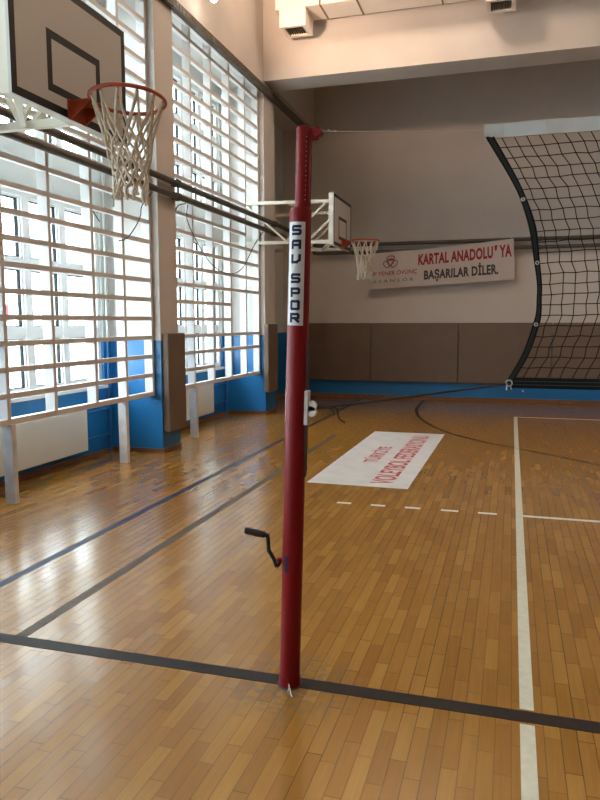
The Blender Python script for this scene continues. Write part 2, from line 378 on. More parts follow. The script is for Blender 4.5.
# windows
def window(n, left, right):
    root = bpy.data.objects.new('window_%d' % n, None); C.objects.link(root); struct(root)
    x0, x1 = -4.76, -4.66
    fr = MB(); gk = MB(); gl = MB(); nm = 5; pit = .585
    cuts = [right - .045]
    ys = [right - .10 - .0 - pit * k for k in range(0, nm + 1)]
    def row(z0, z1, zs):
        # outer frame
        fr.box(x0, x1, left, right, z0, z0 + .06); fr.box(x0, x1, left, right, z1 - .06, z1)
        fr.box(x0, x1, left, left + .06, z0 + .06, z1 - .06); fr.box(x0, x1, right - .06, right, z0 + .06, z1 - .06)
        edges = [left + .06] + [right - .655 - .585 * k for k in range(3, -1, -1)] + [right - .06]
        for e in edges[1:-1]: fr.box(x0, x1, e - .055, e + .055, z0 + .06, z1 - .06)
        zc = [z0 + .06] + zs + [z1 - .06]
        for i in range(len(edges) - 1):
            a = edges[i] + (0 if i == 0 else .055); b = edges[i + 1] - (0 if i == len(edges) - 2 else .055)
            for z in zs: fr.box(x0 + .005, x1 - .005, a, b, z - .042, z + .042)
            for j in range(len(zc) - 1):
                c = zc[j] + (0 if j == 0 else .042); d = zc[j + 1] - (0 if j == len(zc) - 2 else .042)
                s_ = .02
                # sash bead
                fr.box(x0 + .01, x1 - .02, a, a + s_, c, d); fr.box(x0 + .01, x1 - .02, b - s_, b, c, d)
                fr.box(x0 + .01, x1 - .02, a + s_, b - s_, c, c + s_); fr.box(x0 + .01, x1 - .02, a + s_, b - s_, d - s_, d)
                g_ = .008
                gk.box(x0 + .03, x1 - .03, a + s_, a + s_ + g_, c + s_, d - s_); gk.box(x0 + .03, x0 + .062, b - s_ - .010, b - s_, c + s_, d - s_)
                gk.box(x0 + .03, x1 - .03, a + s_ + g_, b - s_ - g_, d - s_ - g_, d - s_); gk.box(x0 + .03, x1 - .03, a + s_ + g_, b - s_ - g_, c + s_, c + s_ + g_)
                gl.box(x0 + .045, x0 + .051, a + s_, b - s_, c + s_, d - s_)
    row(ZL0, ZL1, [1.42, 2.09]); row(ZU0, ZU1, [3.79, 4.36])
    fr.build('window_frame', M['pvc'], root); gk.build('gasket', M['gasket'], root); gl.build('glass_pane', M['glass'], root)
    MB().box(-4.66, -4.60, left - .03, right + .03, ZL0 - .035, ZL0).build('window_sill', M['pvc'], root)
    # portal for the daylight through this opening
    for (a, b) in ((ZL0, ZL1), (ZU0, ZU1)):
        ld = bpy.data.lights.new('daylight_portal', 'AREA'); ld.shape = 'RECTANGLE'; ld.size = right - left; ld.size_y = b - a
        ld.cycles.is_portal = True
        lo = bpy.data.objects.new('daylight_portal', ld); C.objects.link(lo)
        lo.matrix_world = Matrix(((0, 0, -1, -4.80), (1, 0, 0, (left + right) / 2), (0, -1, 0, (a + b) / 2), (0, 0, 0, 1)))
for i, (l, r) in enumerate(win): window(i + 1, l, r)

# ------------------------------------------------------------------ lattice screens in front of the windows
ROWS = [.70 + .216 * k for k in range(21)] + [5.20]
def lattice(label, ups, feet, cut):
    t = thing('lattice_screen', label, 'lattice screen', (-4.10, ups[0], 0), 'white lattice screens')
    xf, xb = .045, -.055                 # front and back relative to the root
    o0 = ups[0]
    mb = MB()
    for k, z in enumerate(ROWS):
        h = .045 if k not in (0, 21) else .05
        for i in range(len(ups) - 1):
            if (k, i) in cut: continue
            d = .07 if k == 0 else .05
            mb.box(xf - d, xf - .001, ups[i] - o0, ups[i + 1] - o0, z - h / 2, z + h / 2)
    mb.build('slat_panel', M['lattice'], t)
    for i, y in enumerate(ups):
        w = .043
        MB().box(xb, xf, y - o0 - w / 2, y - o0 + w / 2, ROWS[0] - .022, 5.225).build('upright', M['lattice'], t)
    for y in feet:
        MB().box(xb, xf - .002, y - o0 - .027, y - o0 + .027, 0, ROWS[0] - .026).build('leg', M['leg'], t, bevel=.003)
    return t
lattice('white wooden lattice screen over the windows behind the close hoop', [1.475, 2.11, 2.74, 3.405, 3.985, 4.57], [2.16, 3.975], set())
cut2 = {(k, 4) for k in (10, 11, 12, 13)} | {(4, 3), (4, 4), (5, 3), (5, 4)} | {(1, 2), (1, 3), (1, 4)}
lattice('white wooden lattice screen with missing slats between the two wall pillars', [5.08, 5.70, 6.33, 6.965, 7.585, 8.16], [5.745], cut2)

# ------------------------------------------------------------------ radiators and heating pipes
def radiator(label, y0, y1):
    t = thing('radiator', label, 'radiator', (-4.55, (y0 + y1) / 2, .13), 'panel radiators'); hw = (y1 - y0) / 2
    mb = MB(); mb.box(.03, .055, -hw, hw, 0, .455)
    mb.build('front_panel', M['rad'], t, bevel=.008)
    MB().box(-.05, -.025, -hw, hw, .01, .45).build('rear_panel', M['rad'], t, bevel=.006)
    mb = MB(); mb.box(-.05, .03, -hw, hw, .452, .464)
    for k in range(int(2 * hw / .03)): mb.box(-.04, .02, -hw + .01 + k * .03, -hw + .022 + k * .03, .464, .468)
    mb.build('top_grille', M['rad'], t)
    MB().box(-.024, .029, hw - .012, hw, .02, .45).build('end_cover', M['rad'], t)
    for y in (-hw + .3, hw - .3): MB().box(-.078, -.05, y - .02, y + .02, .05, .42).build('wall_bracket', M['rad'], t)
    mb = MB(); mb.cyl((0, hw, .03), (0, hw + .05, .03), .014, 10); mb.cyl((0, hw + .035, .015), (0, hw + .035, .075), .02, 12); mb.build('valve', M['whitepipe'], t)
radiator('cream panel radiator under the windows behind the front screen', 1.55, 3.88)
radiator('cream panel radiator half hidden behind the near wall pillar', 5.15, 7.29)
def riser(label, y, yr):
    t = thing('heating_pipe', label, 'pipe', (-4.605, y, 0), 'heating pipes')
    MB().tube([(0, 0, .0), (0, 0, 1.315)], .013, 10).build('lower_pipe', M['bluepipe'], t)
    mb = MB().tube([(0, 0, 1.315), (0, 0, 5.1)], .013, 10)
    for z in (2.45, 4.2): mb.cyl((0, 0, z), (0, 0, z + .05), .02, 12)
    mb.build('upper_pipe', M['whitepipe'], t)
    MB().tube([(0, -.013, .52), (0, yr - y, .52)], .012, 8).build('branch_pipe', M['bluepipe'], t)
    MB().tube([(0, -.013, .22), (0, yr - y, .22)], .012, 8).build('branch_pipe', M['bluepipe'], t)
riser('thin blue and white heating pipe in the corner before the near pillar', 4.50, 3.94)
riser('thin blue and white heating pipe in the corner before the far pillar', 8.02, 7.36)

# ------------------------------------------------------------------ pipes, tray and loose cables on the walls
def wall_pipe(label, zl, zf):
    t = thing('wall_pipe', label, 'pipe', (-3.90, 4.8, zl), 'pipes along the walls')
    o = Vector((-3.90, 4.8, zl)); R = .036
    pts = [(-3.90, -6, zl), (-3.90, 8.7, zl), (-3.90, 10.9, (zl + zf) / 2)]
    for k in range(7):
        a = PI / 2 * k / 6; pts.append((-3.90 + .14 * (1 - math.cos(a)), 10.96 + .14 * math.sin(a), zf))
    pts.append((12.5, 11.10, zf))
    MB().tube([Vector(p) - o for p in pts], R, 14).build('pipe_run', M['steelpipe'], t)
    for y in (4.97, 8.55):
        mb = MB(); c = Vector((-3.90, y, zl)) - o
        mb.cyl(c - Vector((0, .025, 0)), c + Vector((0, .025, 0)), .05, 14); mb.box(XC + 3.90, -.03, c.y - .02, c.y + .02, c.z - .03, c.z + .03)
        mb.build('clamp', M['steelpipe'], t)
    for x in (-2.9, .35, 3.4):
        mb = MB(); c = Vector((x, 11.10, zf)) - o
        mb.cyl(c - Vector((.02, 0, 0)), c + Vector((.02, 0, 0)), .045, 14); mb.box(c.x - .015, c.x + .015, c.y + .03, c.y + .115, c.z - .02, c.z + .02)
        mb.build('clamp', M['steelpipe'], t)
wall_pipe('upper of the two dark pipes running along the walls', 3.135, 3.035)
wall_pipe('lower of the two dark pipes running along the walls', 2.985, 2.885)
t = thing('cable_tray', 'dusty grey steel cable tray along the top of the window screens', 'cable tray', (-3.93, 2, 5.155))
mb = MB(); mb.box(-.04, .035, -8, 9.1, -.052, -.046); mb.box(.029, .035, -8, 9.1, -.046, .04); mb.box(-.04, -.034, -8, 9.1, -.046, .04)
mb.build('channel', M['tray'], t)
for k in range(60):
    y = 3.4 + k * .085
    MB().box(.0352, .041, y - 2, y - 2 + .045, -.034, .028).build('edge_clip', M['tray'], t)
for j in range(4):
    MB().tube([(-.02 + .014 * j, -8 + k * .3, -.036 + .01 * (j % 2) + random.uniform(0, .02)) for k in range(57)], .008, 6).build('tray_wire', M['cable'], t)

def smooth_path(pts, n=6):
    P_ = [Vector(p) for p in pts]; out = []
    for i in range(len(P_) - 1):
        p0 = P_[max(i - 1, 0)]; p1 = P_[i]; p2 = P_[i + 1]; p3 = P_[min(i + 2, len(P_) - 1)]
        for k in range(n):
            s = k / n
            out.append(.5 * ((2 * p1) + (p2 - p0) * s + (2 * p0 - 5 * p1 + 4 * p2 - p3) * s * s + (3 * p1 - p0 - 3 * p2 + p3) * s ** 3))
    return out + [P_[-1]]
def cable(label, pts, r=.006):
    return tag(MB().tube(smooth_path(pts), r, 6).build('cable', M['cable']), label, 'cable', 'loose black cables')
X_ = -4.03
cable('long black cable drooping in a loop across the screen between the pillars', [(-3.93, 5.30, 2.95), (X_, 5.50, 2.77), (X_, 5.94, 2.44), (X_, 6.36, 2.265), (X_, 6.87, 2.216), (X_, 7.39, 2.35), (X_, 7.84, 2.70), (-3.95, 8.07, 2.95)])
cable('short black cable bending down from the pipes beside the near pillar', [(-3.945, 5.286, 2.96), (X_, 5.24, 2.93), (X_, 5.145, 2.82), (X_, 5.07, 2.66), (X_, 5.02, 2.5)])
cable('thin black cable curling behind the close hoop net', [(-3.93, 4.42, 2.95), (X_, 4.36, 2.80), (X_, 4.31, 2.67), (X_, 4.18, 2.53), (X_, 4.02, 2.41), (X_, 3.85, 2.36)])
cable('short black cable end hanging on the upper window sash behind the close net', [(-4.63, 4.28, 2.80), (-4.62, 4.36, 2.72), (-4.62, 4.44, 2.66)], .007)

# ------------------------------------------------------------------ padded mats
def pad(name, label, x0, x1, y0, y1, z0, z1, group, extra=None):
    t = thing(name, label, 'wall mat', ((x0 + x1) / 2, (y0 + y1) / 2, z0), group); c = Vector(((x0 + x1) / 2, (y0 + y1) / 2, z0))
    MB().box(x0 - c.x, x1 - c.x, y0 - c.y, y1 - c.y, 0, z1 - z0).build('padding', M['mat'], t, bevel=.014)
    return t, c
pad('pillar_mat', 'brown padded mat hung on the near pillar', XC, XC + .085, 4.625, 5.07, .24, 1.395, 'pillar mats')
t, c = pad('pillar_mat', 'brown padded mat with a tape patch hung on the far pillar', XC, XC + .085, 8.13, 8.60, .37, 1.49, 'pillar mats')
t.name = 'pillar_mat.001'
mb = MB(); mb.add([(.0435, .04, .12), (.0435, .20, .20), (.0435, .22, .33), (.0435, .18, .27), (.0435, .05, .19)], [(0, 1, 2, 3, 4)])
mb.add([(.0437, .04, .12), (.0437, .20, .20), (.0437, .22, .33), (.0437, .18, .27), (.0437, .05, .19)], [(0, 1, 2, 3, 4)])
mb.build('tape_patch', M['tape'], t)
edges = [-4.47, -2.79, -1.08, .63, 2.34, 4.05]
labs = ['brown padded mat on the far wall, partly behind the red post', 'brown padded mat on the far wall below the left half of the banner',
        'brown padded mat on the far wall below the right end of the banner', 'brown padded mat on the far wall seen through the net at the picture edge', None]
for i in range(4):
    pad('far_wall_mat', labs[i], edges[i] + .004, edges[i + 1] - .004, YF - .07, YF, .345, 1.505, 'far wall mats')

# ------------------------------------------------------------------ volleyball post
LEAN = math.radians(1.55)
post = thing('volleyball_post', 'red steel volleyball post with a crank standing on the dark line', 'volleyball post', (-.955, -.03, -.002))
post.rotation_euler = (0, LEAN, 0)
R1, R2 = .0428, .0285
MB().tube([(0, 0, .012), (0, 0, 1.95), (0, 0, 1.962)], [R1, R1, R1 - .004], 40).build('lower_tube', M['red'], post)
MB().tube([(.005, 0, 1.962), (.005, 0, 2.262), (.005, 0, 2.266)], [R2, R2, R2 - .003], 36).build('upper_tube', M['red'], post)
mb = MB(); mb.box(.030, .037, -.012, .012, 1.965, 2.25); mb.build('guide_rail', M['red'], post)
for k in range(14): MB().cyl((.0225, -.0205, 1.99 + .018 * k), (.0240, -.0235, 1.99 + .018 * k), .0017, 8).build('rivet', M['galv'], post)
MB().box(R1 - .006, R1 + .005, -.014, .014, .90, 1.45).build('side_track', M['darkred'], post)
mb = MB(); mb.torus((0, 0, .003), .048, .004, 40, 8); mb.build('floor_socket', M['blackhole'], post)
MB().tube([(0, 0, .0005), (0, 0, .05)], R1 + .0025, 40).build('base_collar', M['red'], post)
mb = MB(); mb.tube(smooth_path([(.012, -.052, .022), (.02, -.062, .018), (.028, -.075, .006), (.04, -.095, .004)]), .0022, 6)
mb.tube(smooth_path([(.012, -.05, .03), (.016, -.055, .02), (.012, -.062, .006)]), .0018, 6); mb.build('frayed_string', M['straw'], post)
# sticker: bent round the tube; angle 0 faces the viewer, negative is to the left
va = math.atan2(-2.684, .857)
def onpost(aeg, z, rad): a = va + math.radians(aeg); return Vector((math.cos(a) * rad, math.sin(a) * rad, z))
def patch(mb, a0, a1, z0, z1, rad, n=10):
    v = []; 
    for k in range(n + 1):
        a = a0 + (a1 - a0) * k / n; v += [onpost(a, z0, rad), onpost(a, z1, rad)]
    mb.add(v, [(2 * k, 2 * k + 2, 2 * k + 3, 2 * k + 1) for k in range(n)], True)
ZS0, ZS1 = 1.508, 1.905
mb = MB(); patch(mb, -70, 25, ZS0, ZS1, R1 + .0012, 16)
stk = mb.build('sticker', M['white'], post)
tag(stk, 'white sticker with stacked navy letters')
GL = {'S': [[(1, 1), (.12, 1), (0, .88), (0, .58), (.1, .5), (.9, .5), (1, .4), (1, .12), (.88, 0), (0, 0)]],
      'A': [[(0, 0), (0, .85), (.15, 1), (1, 1), (1, 0)], [(0, .42), (1, .42)]],
      'V': [[(0, 1), (0, 0), (.6, 0), (1, .35), (1, 1)]],
      'P': [[(0, 0), (0, 1), (.88, 1), (1, .88), (1, .5), (.9, .4), (.2, .4)]],
      'O': [[(.1, 0), (0, .1), (0, .9), (.1, 1), (.9, 1), (1, .9), (1, .1), (.9, 0), (.1, 0)]],
      'R': [[(0, 0), (0, 1), (.88, 1), (1, .88), (1, .55), (.9, .45), (.2, .45)], [(.45, .45), (1, 0)]]}
def zy(cyp): return ZS1 - (cyp - 62) / (758 - 62) * (ZS1 - ZS0)
mb = MB()
for ch, c0, c1 in (('S', 83, 152), ('A', 180, 245), ('V', 275, 340), ('S', 405, 472), ('P', 500, 567), ('O', 585, 655), ('R', 672, 740)):
    z1, z0 = zy(c0), zy(c1); A0, A1 = -47, 6; st = .0104
    hw = st / 2; wdt = math.radians(A1 - A0) * R1; hh = z1 - z0
    for pl in GL[ch]:
        q = [Vector((hw + p_[0] * (wdt - st), hw + p_[1] * (hh - st))) for p_ in pl]
        for i in range(len(q) - 1):
            a, b = q[i], q[i + 1]; d = (b - a).normalized(); n = Vector((-d.y, d.x)) * hw
            a2 = a - d * hw * .8; b2 = b + d * hw * .8; N = 6; v = []
            for k in range(N + 1):
                p_ = a2 + (b2 - a2) * k / N
                for s_ in (1, -1):
                    e = p_ + n * s_
                    v.append(onpost(A0 + math.degrees(e.x / R1), z0 + e.y, R1 + .0020))
            mb.add(v, [(2 * k, 2 * k + 1, 2 * k + 3, 2 * k + 2) for k in range(N)], True)
mb.build('lettering', M['navy'], stk)
# net hook bracket on the right and plate on the left
br = MB().box(R1 + .0, R1 + .016, -.034, .0, 1.115, 1.252).build('hook_plate', M['galv'], post, bevel=.002)
mb = MB(); mb.cyl((R1 + .03, -.030, 1.193), (R1 + .03, -.014, 1.193), .020, 24); mb.cyl((R1 + .03, -.030, 1.170), (R1 + .03, -.014, 1.170), .020, 24)
mb.box(R1 + .014, R1 + .03, -.03, -.014, 1.172, 1.192)
mb.build('rope_cleat', M['galv'], br)
MB().box(-R1 - .004, -R1 + .010, .0, .034, 1.118, 1.256).build('side_plate', M['galv'], post, bevel=.002)
# crank
cr = MB().tube([(-R1 + .003, 0, .538), (-R1 - .02, 0, .536)], .011, 14).build('crank', M['red'], post)
mb = MB(); mb.tube(smooth_path([(-R1 - .008, -.012, .53), (-R1 - .018, -.028, .522), (-R1 - .026, -.03, .545), (-R1 - .038, -.034, .568), (-R1 - .050, -.036, .588), (-R1 - .052, -.036, .615), (-R1 - .056, -.036, .648)]), .0085, 10)
mb.build('crank_arm', M['black'], cr)
mb = MB(); mb.tube([(-R1 - .049, -.036, .648), (-R1 - .062, -.038, .650), (-R1 - .067, -.038, .651), (-R1 - .105, -.042, .656), (-R1 - .132, -.045, .660), (-R1 - .139, -.046, .661), (-R1 - .150, -.047, .662)], [.0085, .009, .013, .0155, .0135, .0155, .013], 14)
mb.build('crank_grip', M['black'], cr)
mb = MB(); patch(mb, -48, -26, .503, .572, R1 + .0018, 6); mb.build('washer', M['navy'], cr)
# head: ear with pulley
MB().box(.030, .066, -.006, .006, 2.215, 2.262).build('head_ear', M['red'], post, bevel=.004)
mb = MB(); mb.cyl((.062, -.018, 2.244), (.062, .018, 2.244), .017, 20); mb.build('pulley', M['red'], post)

# ------------------------------------------------------------------ net, cable and ropes
net = thing('volleyball_net', 'black volleyball net with a white top tape stretched to the right', 'volleyball net', (0, 0, 1.28))
NL = [(2.179, -.200), (2.046, -.122), (1.961, -.080), (1.854, -.044), (1.743, -.023), (1.654, -.011), (1.551, -.012), (1.506, -.021), (1.40, -.052), (1.292, -.108)]
def edge_x(z):
    if z >= NL[0][0]: return NL[0][1]
    for (za, xa), (zb, xb) in zip(NL, NL[1:]):
        if z >= zb: s = (za - z) / (za - zb); return xa + (xb - xa) * s
    return NL[-1][1]
zt, zb_ = 2.18, 1.312; XE = 4.0; NR = 23; PITCH = .0425; NC = int((XE + .2) / PITCH)
o = Vector((0, 0, 1.28))
def lin(z): return -.200 + (-.108 + .200) * (zt - z) / (zt - zb_)
pts = {}
for j in range(NR + 1):
    z = zt - (zt - zb_) * j / NR
    for i in range(NC + 1):
        xs = i * PITCH
        x = lin(z) + xs + (edge_x(z) - lin(z)) * math.exp(-xs / 2.2)
        sag = .010 * math.sin(xs * 3.1) * math.sin(PI * j / NR)
        jit = .0035 if 0 < j < NR else .0
        yb = .015 * math.sin(PI * j / NR) * math.sin(xs * 2 + j * .3)
        pts[i, j] = Vector((x + random.uniform(-jit, jit) + (.003 if j % 2 else -.002) * (1 if 0 < j < NR else 0), yb, z + random.uniform(-jit, jit) * .7 + (sag if 0 < j < NR else 0))) - o
mb = MB(); r = .0017
def seg(a, b):
    d = (b - a).normalized(); x = Vector((-d.z, 0, d.x)) * r; y = Vector((0, r, 0))
    mb.add([a + x, a + y, a - x, a - y, b + x, b + y, b - x, b - y], [(0, 1, 5, 4), (1, 2, 6, 5), (2, 3, 7, 6), (3, 0, 4, 7)])
for j in range(NR + 1):
    for i in range(NC + 1):
        if i < NC and 0 < j: seg(pts[i, j], pts[i + 1, j])
        if j < NR and i > 0: seg(pts[i, j], pts[i, j + 1])
mb.build('cord_mesh', M['netcord'], net)
mb = MB(); n = 60; v = []
for k in range(n + 1):
    x = -.219 + (XE + .219) * k / n; w = .004 * math.sin(k * 1.7) if k else 0
    for (yy, zz) in ((-.006, 2.225), (.006, 2.225), (.006, 2.176), (-.006, 2.176)): v.append(Vector((x, yy + w, zz - .0)) - o)
mb.add(v, [tuple(4 * k + q for q in ((a), (a + 1) % 4)) + tuple(4 * k + 4 + q for q in ((a + 1) % 4, a)) for k in range(n) for a in range(4)] + [(0, 3, 2, 1), (4 * n, 4 * n + 1, 4 * n + 2, 4 * n + 3)])
mb.build('top_tape', M['tapew'], net)
tape_rivet = MB().cyl(Vector((-.192, -.008, 2.188)) - o, Vector((-.192, .008, 2.188)) - o, .009, 16); tape_rivet.build('eyelet', M['steel'], net)
MB().box(-.106, XE, -.005, .005, 1.274 - 1.28, 1.312 - 1.28).build('bottom_band', M['band'], net)
mb = MB(); mb.box(-.10, XE, -.0056, -.005, 1.286 - 1.28, 1.288 - 1.28); mb.box(-.10, XE, -.0056, -.005, 1.299 - 1.28, 1.301 - 1.28); mb.build('stitching', M['stitch'], net)
LE = [(2.182, -.213, .030), (2.046, -.131, .025), (1.961, -.088, .023), (1.854, -.053, .026), (1.743, -.033, .021), (1.654, -.019, .018), (1.60, -.018, .018), (1.551, -.019, .020), (1.506, -.029, .024), (1.40, -.062, .025), (1.292, -.118, .025)]
sm = smooth_path([(x, w, z) for z, x, w in LE], 6)
mb = MB(); v = []
for q in sm:
    for (dx, yy) in ((0, -.006), (q.y, -.006), (q.y, .006), (0, .006)): v.append(Vector((q.x + dx, yy, q.z)) - o)
n = len(sm) - 1
mb.add(v, [(4 * k + a, 4 * k + (a + 1) % 4, 4 * k + 4 + (a + 1) % 4, 4 * k + 4 + a) for k in range(n) for a in range(4)] + [(0, 1, 2, 3), (4 * n + 3, 4 * n + 2, 4 * n + 1, 4 * n)])
mb.build('side_band', M['band'], net)
mb = MB(); 
for fr_ in (.35, .6):
    mb.tube([Vector((q.x + q.y * fr_, -.0065, q.z)) - o for q in sm], .0008, 5)
mb.build('stitching', M['stitch'], net)
for (px, pz) in ((-.076, 1.955), (-.020, 1.729), (-.017, 1.508)):
    MB().torus(Vector((px, -.0065, pz)) - o, .0055, .0024, 16, 6, 'y').build('eyelet', M['steel'], net)
mb = MB(); c = Vector((-.105, -.008, 1.292)) - o
mb.torus(c, .011, .003, 18, 6, 'y'); mb.tube([c + Vector((-.006, 0, -.008)), c + Vector((-.008, 0, -.026))], .0025, 6); mb.tube([c + Vector((.006, 0, -.008)), c + Vector((.009, 0, -.024))], .0025, 6)
mb.build('corner_buckle', M['steel'], net)
MB().cyl((-.055, -.007, -.017), (-.055, .0, -.017), .0001 + .0028, 8).build('loose_knot', M['straw'], net)

ct = thing('net_cable', 'thin steel cable from the top of the red post to the white net tape', 'cable', (-.84, -.02, 2.25))
a = Vector((-.846, -.024, 2.246)); b = Vector((-.222, 0, 2.205)); c0 = Vector((-.84, -.02, 2.25))
mb = MB(); mb.tube([a + (b - a) * (k / 12) - c0 - Vector((0, 0, .003 * math.sin(PI * k / 12))) for k in range(13)], .0016, 6); mb.build('wire', M['steel'], ct)
mb = MB(); d = (b - a).normalized()
mb.tube([a + d * .0 - c0, a + d * .03 - c0], .0042, 8); mb.build('shackle', M['steel'], ct)
mb = MB(); mb.cyl(a + d * .05 - c0, a + d * .06 - c0, .006, 10); mb.cyl(a + d * .075 - c0, a + d * .082 - c0, .005, 10); mb.build('wire_clip', M['steel'], ct)

rp = thing('tie_rope', 'black rope tied from the post cleat to the lower net corner', 'rope', (-.5, 0, 1.2)); c0 = Vector((-.5, 0, 1.2))
mb = MB(); mb.tube([q - c0 for q in smooth_path([(-.845, -.045, 1.185), (-.80, -.04, 1.185), (-.70, -.03, 1.198), (-.5, -.02, 1.228), (-.3, -.012, 1.259), (-.116, -.01, 1.289)])], .0046, 7)
mb.build('rope_line', M['rope'], rp)
mb = MB(); mb.tube([q - c0 for q in smooth_path([(-.80, -.045, 1.183), (-.775, -.05, 1.186), (-.752, -.05, 1.180), (-.744, -.052, 1.155), (-.738, -.05, 1.138), (-.715, -.05, 1.125)])], .0040, 7)
mb.tube([q - c0 for q in smooth_path([(-.79, -.055, 1.184), (-.772, -.06, 1.180), (-.760, -.06, 1.165), (-.757, -.06, 1.155)])], .0035, 7)
mb.build('rope_tail', M['rope'], rp)
MB().tube([q - c0 for q in smooth_path([(-.865, -.05, 1.18), (-.84, -.05, 1.18), (-.80, -.045, 1.183), (-.765, -.045, 1.186)])], .0052, 8).build('knot', M['rope'], rp)

# ------------------------------------------------------------------ basketball hoops
def hoop(label, yc, z0, xb, arms, xe, tilt):
    t = thing('basketball_hoop', label, 'basketball hoop', (xb, yc, z0), 'wall mounted hoops')
    W, Hh = .625, .79
    # front face: painted rectangle pattern as a grid of faces
    ys = [-W, -W + .05, -.29, -.24, .24, .29, W - .05, W]
    zs = [0, .05, .115, .165, .43, .48, Hh - .05, Hh]
    mb = MB()
    for i in range(7):
        for j in range(7):
            outer = i in (0, 6) or j in (0, 6)
            inner = 2 <= i <= 4 and 2 <= j <= 4 and (i in (2, 4) or j in (2, 4))
            mb.cur = 1 if (outer or inner) else 0
            mb.add([(0, ys[i], zs[j]), (0, ys[i + 1], zs[j]), (0, ys[i + 1], zs[j + 1]), (0, ys[i], zs[j + 1])], [(0, 1, 2, 3)])
    mb.cur = 0
    mb.add([(-.02, -W, 0), (-.02, W, 0), (-.02, W, Hh), (-.02, -W, Hh), (0, -W, 0), (0, W, 0), (0, W, Hh), (0, -W, Hh)],
           [(0, 3, 2, 1), (0, 1, 5, 4), (1, 2, 6, 5), (2, 3, 7, 6), (3, 0, 4, 7)])
    mb.build('backboard', [M['board'], M['bline']], t)
    mb = MB(); a, b = -.08, -.0205
    mb.box(a, b, -W, W, 0, .05); mb.box(a, b, -W, W, Hh - .05, Hh); mb.box(a, b, -W, -W + .05, .05, Hh - .05); mb.box(a, b, W - .05, W, .05, Hh - .05)
    mb.build('board_frame', M['frame'], t)
    xe2 = xe - xb; q = .05; zt_, zl_ = Hh - .12, .045
    L_ = abs(xe2); mid = -.08 - .40 * (L_ - .08)
    for (yb_, yw) in arms:
        def A(x, z): return (x, yb_ + (yw - yb_) * (x + .08) / (xe2 + .08), z)
        mb = MB()
        mb.bar(A(-.08, zt_), A(xe2, zt_), q, q); mb.bar(A(-.08, zl_), A(xe2, zl_), q, q)
        mb.bar(A(-.09, Hh - .10), A(mid, zl_ + .02), .03, .03); mb.bar(A(xe2 + .35, zt_ - .02), A(mid, zl_ + .02), .03, .03)
        mb.bar(A(-.09, Hh - .42), A(-.42, zl_ + .02), .03, .03)
        mb.build('truss_arm', M['frame'], t)
    ya, yb_ = arms[0][0], arms[1][0]
    MB().bar((-.10, ya + .10, zl_), (-.50, yb_, zl_), .035, .035).build('cross_brace', M['frame'], t)
    MB().bar((-.55, ya, zl_), (-.70, yb_, zl_), .035, .035).build('cross_brace', M['frame'], t)
    MB().bar((-.75, ya, zt_), (-.75, yb_, zt_), .035, .035).build('cross_brace', M['frame'], t)
    # rim
    zr = .105; Rr = .225; xc = .15 + Rr
    rm = MB().torus((0, 0, 0), Rr + .010, .012, 56, 10).build('rim', M['rim'], t, loc=(xc, 0, zr)); rm.rotation_euler = (tilt, 0, 0)
    mb = MB()
    mb.box(.001, .010, -.10, .10, -.005, zr + .012)
    mb.box(.010, .16, -.09, .09, zr - .004, zr + .006)
    for s in (-1, 1):
        mb.add([(.010, s * .085, zr - .004), (.16, s * .085, zr - .004), (.02, s * .085, -.0), (.010, s * .075, zr - .004), (.16, s * .075, zr - .004), (.02, s * .075, -.0)],
               [(0, 1, 2), (5, 4, 3), (0, 3, 4, 1), (1, 4, 5, 2), (2, 5, 3, 0)])
    mb.build('rim_bracket', M['rim'], t)
    tl = math.tan(tilt)
    for k in range(12):
        a_ = 2 * PI * (k + .5) / 12; MB().torus((xc + math.cos(a_) * Rr, math.sin(a_) * Rr, zr - .014 + math.sin(a_) * Rr * tl), .009, .003, 10, 5, 'x').build('net_loop', M['rim'], t)
    # net: straps then knotted diamonds, a little skewed as it hangs
    rnd = random.Random(int(yc * 100))
    N = 12; lv = [0, .19, .27, .34, .41, .47, .52]; rads = [.222, .158, .142, .126, .112, .104, .108]
    node = {}
    for j, (dz, rr) in enumerate(zip(lv, rads)):
        for k in range(N):
            a_ = 2 * PI * (k + .5 * (j % 2 == 0 and j > 0) + (.5 if j == 0 else 0) + (.0)) / N + rnd.uniform(-.06, .06) * (j > 0)
            node[j, k] = Vector((xc - .02 * dz + math.cos(a_) * rr, .06 * dz + math.sin(a_) * rr, zr - .015 - dz + rnd.uniform(-.018, .018) * (j > 0) + (math.sin(a_) * rr * tl if j == 0 else 0)))
    mb = MB()
    def strand(p, q_, r_):
        m_ = (p + q_) / 2 + Vector((rnd.uniform(-.008, .008), rnd.uniform(-.008, .008), -.004)); mb.tube([p, m_, q_], [r_, r_ * .85, r_], 6)
    for k in range(N):
        # wide doubled straps from the rim to the first knots
        strand(node[0, k], node[1, k], .0115); strand(node[0, k], node[1, (k + 1) % N], .0085)
        for j in range(1, 6):
            if j % 2 == 1: nb = (k, (k - 1) % N)
            else: nb = (k, (k + 1) % N)
            for q_ in nb: strand(node[j, k], node[j + 1, q_], .0085)
        for _ in range(3):
            p = node[6, k]; e = p + Vector((rnd.uniform(-.02, .02), rnd.uniform(-.02, .02), -rnd.uniform(.03, .10))); strand(p, e, .008)
    mb.build('net', M['bnet'], t)
    return t
hoop('large basketball hoop close by at upper left, in front of the near screen', 1.41, 2.815, -2.85, ((-.56, -.56), (.12, .12)), -4.04, math.radians(-5))
hoop('smaller distant basketball hoop on a truss behind the red post', 8.86, 2.745, -2.83, ((-.59, -.77), (.57, .57)), -4.625, 0.0)

